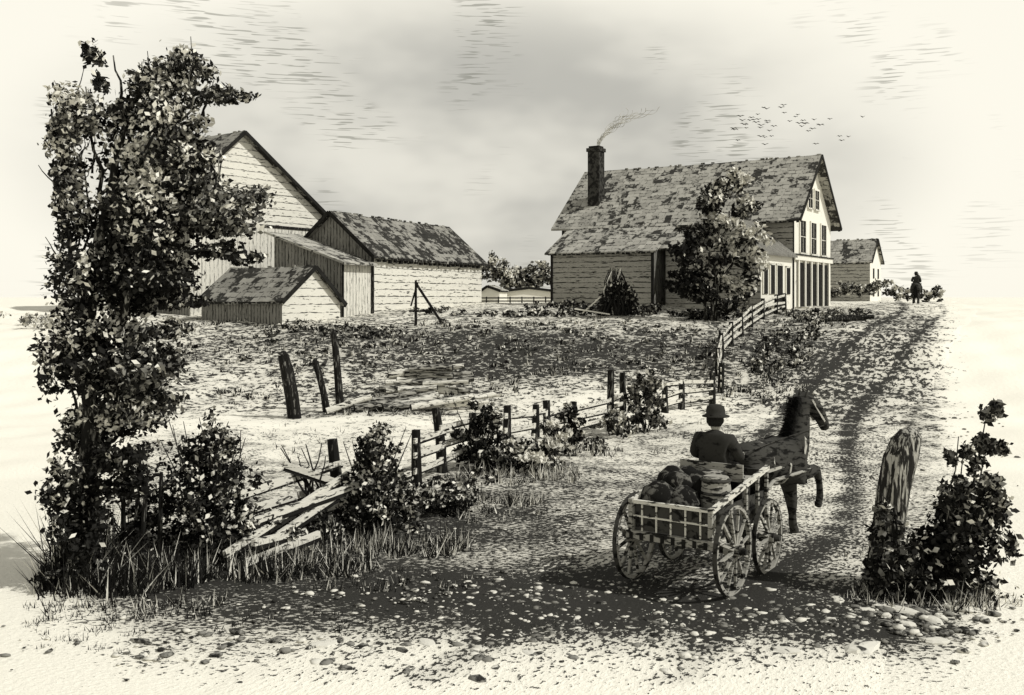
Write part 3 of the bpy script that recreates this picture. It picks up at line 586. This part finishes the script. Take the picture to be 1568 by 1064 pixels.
for i in range(16):
    x = -6.3 + i * .24; y = 33.7 + (i % 4) * .35 + random.uniform(-.15, .15); L = random.uniform(1.4, 2.6)
    it.append(((x, y, .14 + h(x, y)), (x + L * .93, y + L * .38, .22 + random.uniform(0, .3) + h(x + L * .93, y + L * .38)), .12))
logs('fallen_logs', it)
mb = MB(); x, y = 17.5, 51.5
mb.cone((x - 1.9, y, h(x - 1.9, y) + .12), (x + .9, y + .3, h(x, y) + .18), .13, .11, WOODD, 8, .1); mb.cone((x - .5, y + .5, h(x, y) + .2), (x + 1.3, y + .2, h(x, y) + .3), .2, .1, WOODD, 8, .15)
mb.make('roadside_log')
def rock(x, y, s, fl=.34):
    z = h(x, y); mb = MB(); a = random.uniform(0, 3); rot = Matrix.Rotation(a, 3, 'Z')
    mb.lathe((x, y, z), [(s * .95, -.1), (s, s * fl * .3), (s * .8, s * fl * .8), (s * .35, s * fl)], STONE, 9, 1.5, .8, rot, .2); mb.make('stone')
for x, y, s in [(4.35, 13.3, .12), (4.75, 13.1, .15), (4.55, 12.9, .1), (5.05, 12.85, .15), (5.3, 12.5, .12), (4.9, 12.4, .1), (4.1, 11.6, .2), (3.2, 11.5, .14), (5.0, 11.8, .13), (2.6, 11.9, .08), (-1.0, 11.7, .12), (-2.2, 11.6, .15), (.2, 11.4, .1)]: rock(x, y, s)
# ------------------------------------------------------------------ figures
def skin(name, V, E, rad, mat, parent, sub=2, root=0):
    me = bpy.data.meshes.new(name); me.from_pydata(V, E, []); me.materials.append(mat)
    ob = link(bpy.data.objects.new(name, me), parent)
    bpy.context.view_layer.objects.active = ob
    md = ob.modifiers.new('skin', 'SKIN'); md.use_smooth_shade = True
    if not me.skin_vertices:
        with bpy.context.temp_override(object=ob, active_object=ob): bpy.ops.mesh.customdata_skin_add()
    for i, r in enumerate(rad):
        sv = me.skin_vertices[0].data[i]; sv.radius = r if isinstance(r, tuple) else (r, r); sv.use_root = (i == root)
    s = ob.modifiers.new('sub', 'SUBSURF'); s.levels = sub; s.render_levels = sub
    return ob
def skel(chains):
    V = []; E = []; Rr = []; key = {}
    for ch in chains:
        prev = None
        for item in ch:
            if isinstance(item, str): i = key[item]
            else:
                co, r = item[0], item[1]; i = len(V); V.append(co); Rr.append(r)
                if len(item) > 2: key[item[2]] = i
            if prev is not None: E.append((prev, i))
            prev = i
    return V, E, Rr
def make_horse(name, loc, rz, turn=1, lift=True, mat=HORSEM):
    e = empty(name, loc, rz); parts = []
    ch = [[((0, -.16, 1.30), .22), ((0, .08, 1.33), .32, 'pel'), ((0, .42, 1.27), .34), ((0, .80, 1.21), .37), ((0, 1.14, 1.22), .36, 'ch'), ((0, 1.34, 1.36), .31), ((0, 1.45, 1.62), .245), ((.01, 1.52, 1.86), .20), ((.03, 1.58, 2.08), .165), ((.09 * turn, 1.68, 2.12), .16), ((.15 * turn, 1.79, 2.00), .145), ((.21 * turn, 1.88, 1.84), .105), ((.24 * turn, 1.92, 1.70), .092), ((.245 * turn, 1.93, 1.64), .07)]]
    V, E, Rr = skel(ch); parts.append(skin('p', V, E, Rr, mat, None, 2, 3))
    for s in (-1, 1):
        L1 = [((.10 * s, .06, 1.28), .25), ((.15 * s, .02, 1.10), .24), ((.17 * s, .16, .90), .17), ((.165 * s, .0, .72), .12), ((.16 * s, -.13, .56), .095), ((.16 * s, -.11, .34), .068), ((.16 * s, -.09, .15), .074), ((.16 * s, -.03, .09), .075), ((.16 * s, .0, .0), .10)]
        if s > 0 and lift: L2 = [((.12, 1.16, 1.20), .24), ((.15, 1.30, 1.04), .20), ((.17, 1.52, 1.0), .125), ((.18, 1.76, 1.04), .088), ((.18, 1.86, .80), .056), ((.18, 1.88, .56), .064), ((.18, 1.84, .47), .062), ((.18, 1.80, .40), .085)]
        elif lift: L2 = [((-.10, 1.16, 1.16), .24), ((-.08, 1.30, .98), .19), ((-.06, 1.36, .78), .135), ((-.05, 1.42, .50), .098), ((-.05, 1.44, .30), .068), ((-.05, 1.45, .14), .076), ((-.05, 1.49, .07), .075), ((-.05, 1.52, -.02), .10)]
        else: L2 = [((.12 * s, 1.14, 1.18), .24), ((.15 * s, 1.22, 1.00), .19), ((.16 * s, 1.19, .80), .135), ((.155 * s, 1.22, .52), .095), ((.15 * s, 1.21, .32), .068), ((.15 * s, 1.20, .15), .075), ((.15 * s, 1.25, .09), .075), ((.15 * s, 1.28, .0), .10)]
        for Lc in (L1, L2): V, E, Rr = skel([Lc]); parts.append(skin('p', V, E, Rr, mat, None, 2, 0))
    dg = bpy.context.evaluated_depsgraph_get(); vs = []; fs = []
    for p in parts:
        m = bpy.data.meshes.new_from_object(p.evaluated_get(dg)); o = len(vs); vs += [tuple(v.co) for v in m.vertices]; fs += [tuple(i + o for i in f.vertices) for f in m.polygons]; bpy.data.objects.remove(p)
    me = bpy.data.meshes.new('body'); me.from_pydata(vs, [], fs); me.materials.append(mat); ob = link(bpy.data.objects.new('body', me), e)
    rm = ob.modifiers.new('fuse', 'REMESH'); rm.mode = 'VOXEL'; rm.voxel_size = .022; rm.use_smooth_shade = True
    sm = ob.modifiers.new('sm', 'SMOOTH'); sm.factor = .5; sm.iterations = 4
    mb = MB()
    for s in (-1, 1): mb.cone((.04 + .06 * s, 1.60, 2.19), (.04 + .07 * s, 1.63, 2.33), .04, .008, mat, 6)
    for s in (-1, 1): mb.lathe((.12 * turn + .115 * s, 1.78 - .06 * s * turn, 2.06), [(.006, -.02), (.02, 0), (.006, .02)], DARK, 8)
    mb.make('ears_and_eyes', e)
    n = 1300; t = rng.random(n); bx = rng.normal(size=n) * .02; by = 1.18 + t * .30 + rng.normal(size=n) * .02; bz = 1.56 + t * .64
    l = .16 + .14 * rng.random(n); sd = rng.choice([-1, 1], n)
    tip = np.stack([bx + sd * l * .5, by - l * .35, bz + (rng.random(n) - .75) * l], 1); b0 = np.stack([bx, by - .014, bz], 1); b1 = np.stack([bx + .01, by + .014, bz + .01], 1)
    n2 = 900; a0 = np.stack([rng.normal(size=n2) * .035, -.24 - rng.random(n2) * .10 + rng.normal(size=n2) * .03, 1.34 - rng.random(n2) * .5], 1); tp = a0 + np.stack([rng.normal(size=n2) * .06, -.08 + rng.normal(size=n2) * .05, -.38 - .25 * rng.random(n2)], 1)
    VV = np.concatenate([np.stack([b0, b1, tip], 1).reshape(-1, 3), np.stack([a0, a0 + [.015, 0, 0], tp], 1).reshape(-1, 3)])
    mk('mane_and_tail', VV, np.arange(len(VV)).reshape(-1, 3), [LD], None, e)
    return e
def ring(mb, c, rx, rz, w, mat, tilt=0, n=20):
    rot = Matrix.Rotation(tilt, 3, 'X'); vs = []
    for i in range(n):
        t = 2 * math.pi * i / n
        for dy, k in ((-w, 1.0), (w, 1.0), (w, 1.09), (-w, 1.09)):
            vs.append(Vector(c) + rot @ Vector((math.cos(t) * rx * k, dy, math.sin(t) * rz * k)))
    fs = [(i * 4 + j, i * 4 + (j + 1) % 4, ((i + 1) % n) * 4 + (j + 1) % 4, ((i + 1) % n) * 4 + j) for i in range(n) for j in range(4)]
    mb.add(vs, fs, mat)
def make_man(name, loc, rz, parent=None, reach=.42, straddle=False, hat=True):
    e = empty(name, loc, rz)
    if parent: e.parent = parent
    ch = [[((0, 0, .06), (.20, .16), 'hip'), ((0, .0, .24), (.185, .15)), ((0, .03, .42), (.22, .16), 'ch'), ((0, .05, .53), (.15, .12), 'sh'), ((0, .06, .60), .07)]]
    for s in (-1, 1):
        ch.append(['ch', ((.22 * s, .04, .47), .10), ((.32 * s, .10, .23), .078), ((.20 * s, .10 + reach * .65, .20 + (.03 if s > 0 else 0)), .052), ((.165 * s, .10 + reach * .75, .205 + (.03 if s > 0 else 0)), .040)])
        if straddle: ch.append(['hip', ((.16 * s, .08, .02), .12), ((.35 * s, .34, -.22), .09), ((.38 * s, .25, -.62), .06), ((.38 * s, .38, -.68), .05)])
        else: ch.append(['hip', ((.11 * s, .10, .04), .12), ((.14 * s, .46, .05), .095), ((.14 * s, .50, -.22), .07), ((.14 * s, .54, -.40), .06), ((.14 * s, .68, -.43), .05)])
    V, E, Rr = skel(ch); skin('body', V, E, Rr, CLOTH, e, 2)
    V, E, Rr = skel([[((0, .06, .56), .06), ((0, .07, .66), .078), ((0, .085, .72), .105), ((0, .075, .80), .10)], ]); skin('head', V, E, Rr, SKIN, e, 2)
    mb = MB(); mb.cone((0, .175, .735), (0, .21, .70), .012, .018, SKIN, 6)
    for s in (-1, 1): mb.lathe((.105 * s, .07, .72), [(.008, -.03), (.018, 0), (.008, .03)], SKIN, 8); mb.lathe((.035 * s, .178, .745), [(.004, -.008), (.012, 0), (.004, .008)], DARK, 6)
    mb.box((-.03, .165, .675), (.03, .182, .683), DARK); mb.lathe((0, .05, .66), [(.08, -.02), (.114, .03), (.116, .13)], DARK, 12, 1, .92); mb.make('face_and_hair', e)
    mb = MB()
    if hat: mb.lathe((0, .07, .785), [(.05, .0), (.175, -.02), (.18, -.005), (.124, .018), (.126, .07), (.11, .12), (.065, .145), (.02, .15)], CLOTH, 18, 1, 1, None, .03); mb.make('felt_hat', e, True)
    for s in (-1, 1):
        hx, hy, hz = .165 * s, .10 + reach * .75, .205 + (.03 if s > 0 else 0); chs = [[((hx, hy, hz), .026, 'p'), ((hx, hy + .05, hz), .03, 'q')]]
        for k in range(4): o = (k - 1.5) * .019; ln = (.03, .036, .033, .025)[k]; chs.append(['q', ((hx + o, hy + .085, hz), .010), ((hx + o, hy + .085 + ln, hz - .015), .009), ((hx + o, hy + .075 + ln, hz - .042), .008)])
        chs.append(['p', ((hx - .035 * s, hy + .03, hz), .011), ((hx - .042 * s, hy + .065, hz - .012), .009)])
        V, E, Rr = skel(chs); skin('hand', V, E, Rr, SKIN, e, 1)
    return e
PSI = R(35); WG = (2.40, 14.01, .03)
wg = empty('farm_wagon', WG, -PSI)
def wheel(name, x, y, r, out):
    mb = MB(); c = Vector((x, y, r)); n = 36; w = .028
    for k0, k1, ww, mt in ((.90, .985, w, CARTW), (.985, 1.0, w + .004, CARTD)):
        vs = []
        for i in range(n):
            t = 2 * math.pi * i / n
            for dx, k in ((-ww, k0), (ww, k0), (ww, k1), (-ww, k1)): vs.append(c + Vector((dx, math.cos(t) * r * k, math.sin(t) * r * k)))
        mb.add(vs, [(i * 4 + j, i * 4 + (j + 1) % 4, ((i + 1) % n) * 4 + (j + 1) % 4, ((i + 1) % n) * 4 + j) for i in range(n) for j in range(4)], mt)
    for i in range(12):
        t = 2 * math.pi * (i + .3) / 12; mb.beam(c + Vector((.03 * out, math.cos(t) * .07, math.sin(t) * .07)), c + Vector((0, math.cos(t) * r * .91, math.sin(t) * r * .91)), .042, .042, CARTW, .03, .03)
    mb.cone(c + Vector((-.11, 0, 0)), c + Vector((.11, 0, 0)), .085, .085, CARTW, 12); mb.cone(c + Vector((.10 * out, 0, 0)), c + Vector((.19 * out, 0, 0)), .06, .045, CARTD, 12)
    mb.make(name, wg)
wheel('rear_wheel_right', .75, 0, .62, 1); wheel('rear_wheel_left', -.75, 0, .62, -1); wheel('front_wheel_right', .75, 1.3, .55, 1); wheel('front_wheel_left', -.75, 1.3, .55, -1)
mb = MB()
mb.beam((-.8, 0, .62), (.8, 0, .62), .09, .10, CARTD); mb.beam((-.8, 1.3, .55), (.8, 1.3, .55), .09, .10, CARTD); mb.beam((0, -.1, .60), (0, 1.5, .60), .09, .10, CARTD)
mb.box((-.56, -.35, .74), (.56, 1.75, .79), CARTD)
for s in (-1, 1):
    for z0, z1, w in ((.79, .98, .03), (1.00, 1.16, .03)): mb.beam((s * .56, -.33, (z0 + z1) / 2), (s * .56, 1.72, (z0 + z1) / 2), .03, z1 - z0, CARTD)
    mb.beam((s * .60, -.36, 1.20), (s * .60, 1.70, 1.50), .06, .07, WOODL)
    for y in (-.3, .3, .85, 1.3, 1.66): mb.beam((s * .595, y, .72), (s * .595, y, 1.21 + (y + .36) * .145), .045, .06, CARTW)
mb.beam((-.64, -.38, 1.20), (.64, -.38, 1.20), .06, .05, WOODL); mb.beam((-.66, -.40, .74), (.66, -.40, .74), .08, .11, CARTW); mb.beam((-.6, -.38, 1.0), (.6, -.38, 1.0), .03, .022, WOODL)
for i in range(5): x = -.44 + i * .22; mb.beam((x, -.375, .79), (x, -.375, 1.18), .022, .02, WOODL)
mb.box((-.55, -.36, .80), (.55, -.345, 1.17), CARTD)
for s in (-1, 1): mb.beam((s * .60, -.40, .68), (s * .60, -.40, 1.24), .06, .06, CARTW)
for i in range(8): mb.box((-.6 + i * .16, -.46, .69), (-.55 + i * .16, -.441, .78), DARK)
mb.box((-.50, 1.0, 1.36), (.50, 1.36, 1.41), CARTW); mb.box((-.50, .97, 1.41), (.50, 1.0, 1.62), CARTW)
for s in (-1, 1): mb.box((s * .44 - .03, 1.02, .79), (s * .44 + .03, 1.32, 1.36), CARTD)
mb.box((-.55, 1.72, .79), (.55, 1.76, 1.45), CARTD)
mb.make('wagon_body', wg)
mb = MB()
def sack(c, sx, sy, sz, rz=0, mat=SACK):
    mb.lathe(c, [(.25 * sx, 0), (sx * .9, sz * .15), (sx, sz * .45), (sx * .75, sz * .8), (sx * .3, sz), (.1 * sx, sz * 1.02)], mat, 14, 1, sy / sx, Matrix.Rotation(rz, 3, 'Z'), .07)
sack((-.34, -.05, 1.0), .28, .25, .45, .3); sack((-.05, .1, .98), .26, .25, .42, 1.1); sack((-.36, .42, 1.0), .27, .27, .60, 2); sack((-.02, .5, 1.0), .3, .28, .55, .5); sack((-.3, .8, 1.05), .26, .26, .50, 1.6); sack((-.2, .25, 1.28), .24, .2, .28, .2)
mb.make('sacks', wg, True)
mb = MB(); mb.lathe((.32, .42, .82), [(.17, 0), (.21, .2), (.225, .42), (.20, .62), (.18, .70)], CARTW, 18)
for z, r in ((.93, .20), (1.28, .232), (1.46, .212)): mb.lathe((.32, .42, z), [(r, 0), (r + .012, .015), (r, .04)], CARTD, 18)
mb.lathe((.10, .80, .9), [(.15, 0), (.19, .3), (.2, .55), (.16, .62)], CARTW, 16); mb.make('barrels', wg)
Mw = Matrix.Rotation(-PSI, 3, 'Z'); p = Mw @ Vector((-.04, 1.16, 1.41))
drv = make_man('wagon_driver', (WG[0] + p.x, WG[1] + p.y, WG[2] + p.z), -PSI, None, .5); drv.scale = (1.15, 1.12, 1.12)
hx, hy = 3.68, 15.95; HPS = math.atan2(1.13, 1.0); HS = 1.06
horse = make_horse('dark_horse', (hx, hy, .07), -HPS); horse.scale = (HS, HS, HS)
mb = MB(); ring(mb, (0, 1.25, 1.36), .275, .37, .03, LEATH, R(-30)); ring(mb, (0, .80, 1.21), .318, .322, .020, LEATH, 0); ring(mb, (0, .40, 1.27), .293, .293, .014, LEATH, 0)
for s in (-1, 1): mb.beam((s * .315, 1.2, 1.28), (s * .32, .40, 1.2), .02, .045, LEATH); mb.beam((s * .32, .40, 1.2), (s * .27, -.12, 1.15), .02, .045, LEATH)
for s in (-1, 1): mb.beam((s * .11 + .10, 1.60, 2.16), (.19 + s * .10, 1.84, 1.80), .015, .03, LEATH)
mb.make('harness', horse)
mb = MB(); Mh = Matrix.Rotation(-HPS, 3, 'Z') @ Matrix.Scale(HS, 3)
def W2(v, M, o): q = M @ Vector(v); return Vector((q.x + o[0], q.y + o[1], q.z + o[2]))
HO = (hx, hy, .07)
for s in (-1, 1):
    a = W2((.30 * s, 1.5, .72), Mw, WG); b = W2((.37 * s, .3, 1.05), Mh, HO); c = W2((.36 * s, 1.3, 1.10), Mh, HO)
    mb.cone(a, b, .035, .032, CARTW, 8); mb.cone(b, c, .032, .024, CARTW, 8)
    hnd = W2((.165 * s * 1.15 - .04, 1.16 + .52, 1.41 + .23), Mw, WG); bit = W2((.24 + .08 * s, 1.90, 1.76), Mh, HO); back = W2((.14 * s, .85, 1.60), Mh, HO)
    mb.cone(hnd, back, .009, .009, CARTD, 5); mb.cone(back, bit, .007, .007, CARTD, 5)
sh = mb.make('shafts_and_reins'); sh.parent = wg; sh.matrix_parent_inverse = (Matrix.Translation(WG) @ Matrix.Rotation(-PSI, 4, 'Z')).inverted()
rx_, ry_ = 30.0, 74.0
rh = make_horse('ridden_horse', (rx_, ry_, h(rx_, ry_)), R(-25), 1, False)
rm = make_man('horse_rider', (rx_ + .33, ry_ + .72, h(rx_, ry_) + 1.52), R(-25), None, .4, True)
mb = MB()
for i in range(48):
    x = random.uniform(17.6, 28.4); z = 18.2 + random.gauss(0, .75) - (x - 18) * .05; y = 80 + random.uniform(-2, 2); s = random.uniform(.16, .3); t = random.uniform(-.2, .5)
    for sg in (-1, 1):
        mb.add([(x, y - .05, z), (x + sg * s * .55, y - .04, z + s * .3), (x + sg * s * 1.25, y, z + s * t), (x + sg * s * .5, y + .07, z + s * .12), (x, y + .1, z - .04)], [(0, 1, 2, 3, 4)], BIRD)
    mb.cone((x, y - .1, z - .02), (x + .02, y + .14, z - .02), .03, .012, BIRD, 5)
mb.make('bird_flock')
# ------------------------------------------------------------------ sky, sun, camera
EL = R(44); S = Vector((math.cos(EL) * .95, math.cos(EL) * -.31, math.sin(EL))).normalized()
wd = bpy.data.worlds.new('World'); scene.world = wd; wd.use_nodes = True; t = NT(wd.node_tree); bg = wd.node_tree.nodes['Background']; bg.inputs['Strength'].default_value = .1
sk = t.n.new('ShaderNodeTexSky'); sk.sky_type = 'NISHITA'; sk.sun_disc = False; sk.sun_elevation = EL; sk.sun_rotation = math.atan2(S.x, S.y)
hs = t.n.new('ShaderNodeHueSaturation'); hs.inputs['Saturation'].default_value = .15; t.l.new(sk.outputs[0], hs.inputs['Color'])
c = t.coord('Generated'); x, y, z = t.sep(c)
n1 = t.noise(t.scale(c, (1, 1, 2.0)), 3.2, 4, .6)
ex = t.math('POWER', t.math('DIVIDE', t.math('ADD', x, .03), .43), 2.0); ez = t.math('POWER', t.math('DIVIDE', t.math('SUBTRACT', z, .13), .18), 2.0)
dd = t.math('ADD', ex, ez); bank = t.math('MULTIPLY', t.step(dd, 1.15, .25), t.step(y, 0.0, .4))
gm = t.math('MULTIPLY', bank, t.step(n1, .32, .66, .42, 1.0))
hi = (10.1, 9.75, 8.55); gr = (5.2, 5.1, 4.6)
cc = t.mix(gm, hi, gr)
sn = t.noise(t.scale(c, (34, 34, 620)), 1.0, 1, .5); sm = t.noise(c, 8.0, 2, .6)
stroke = t.math('MULTIPLY', t.math('MULTIPLY', t.step(sn, .57, .62), t.step(sm, .52, .64)), t.step(dd, 1.7, .9))
cc = t.mix(t.math('MULTIPLY', stroke, .55), cc, (1.8, 1.8, 1.4))
cc = t.mix(t.step(z, .32, .55), cc, (3.9, 3.85, 3.6))
fin = t.mix(.96, hs.outputs[0], cc); t.l.new(fin, bg.inputs['Color'])
sl = bpy.data.lights.new('sun', 'SUN'); sl.energy = 3.6; sl.angle = R(1.2); sl.color = (1, .98, .93)
so = link(bpy.data.objects.new('sun', sl)); so.rotation_euler = (-S).to_track_quat('-Z', 'Y').to_euler(); so.location = (20, -5, 20)
cam = bpy.data.cameras.new('camera'); cam.lens = 35; cam.sensor_width = 36; cam.shift_y = -.049; cam.clip_end = 5000; cam.clip_start = .1
co = link(bpy.data.objects.new('camera', cam)); co.location = (0, 0, 4.1); co.rotation_euler = (R(90), 0, 0); scene.camera = co
scene.view_settings.view_transform = 'Standard'; scene.view_settings.look = 'None'; scene.view_settings.exposure = 0
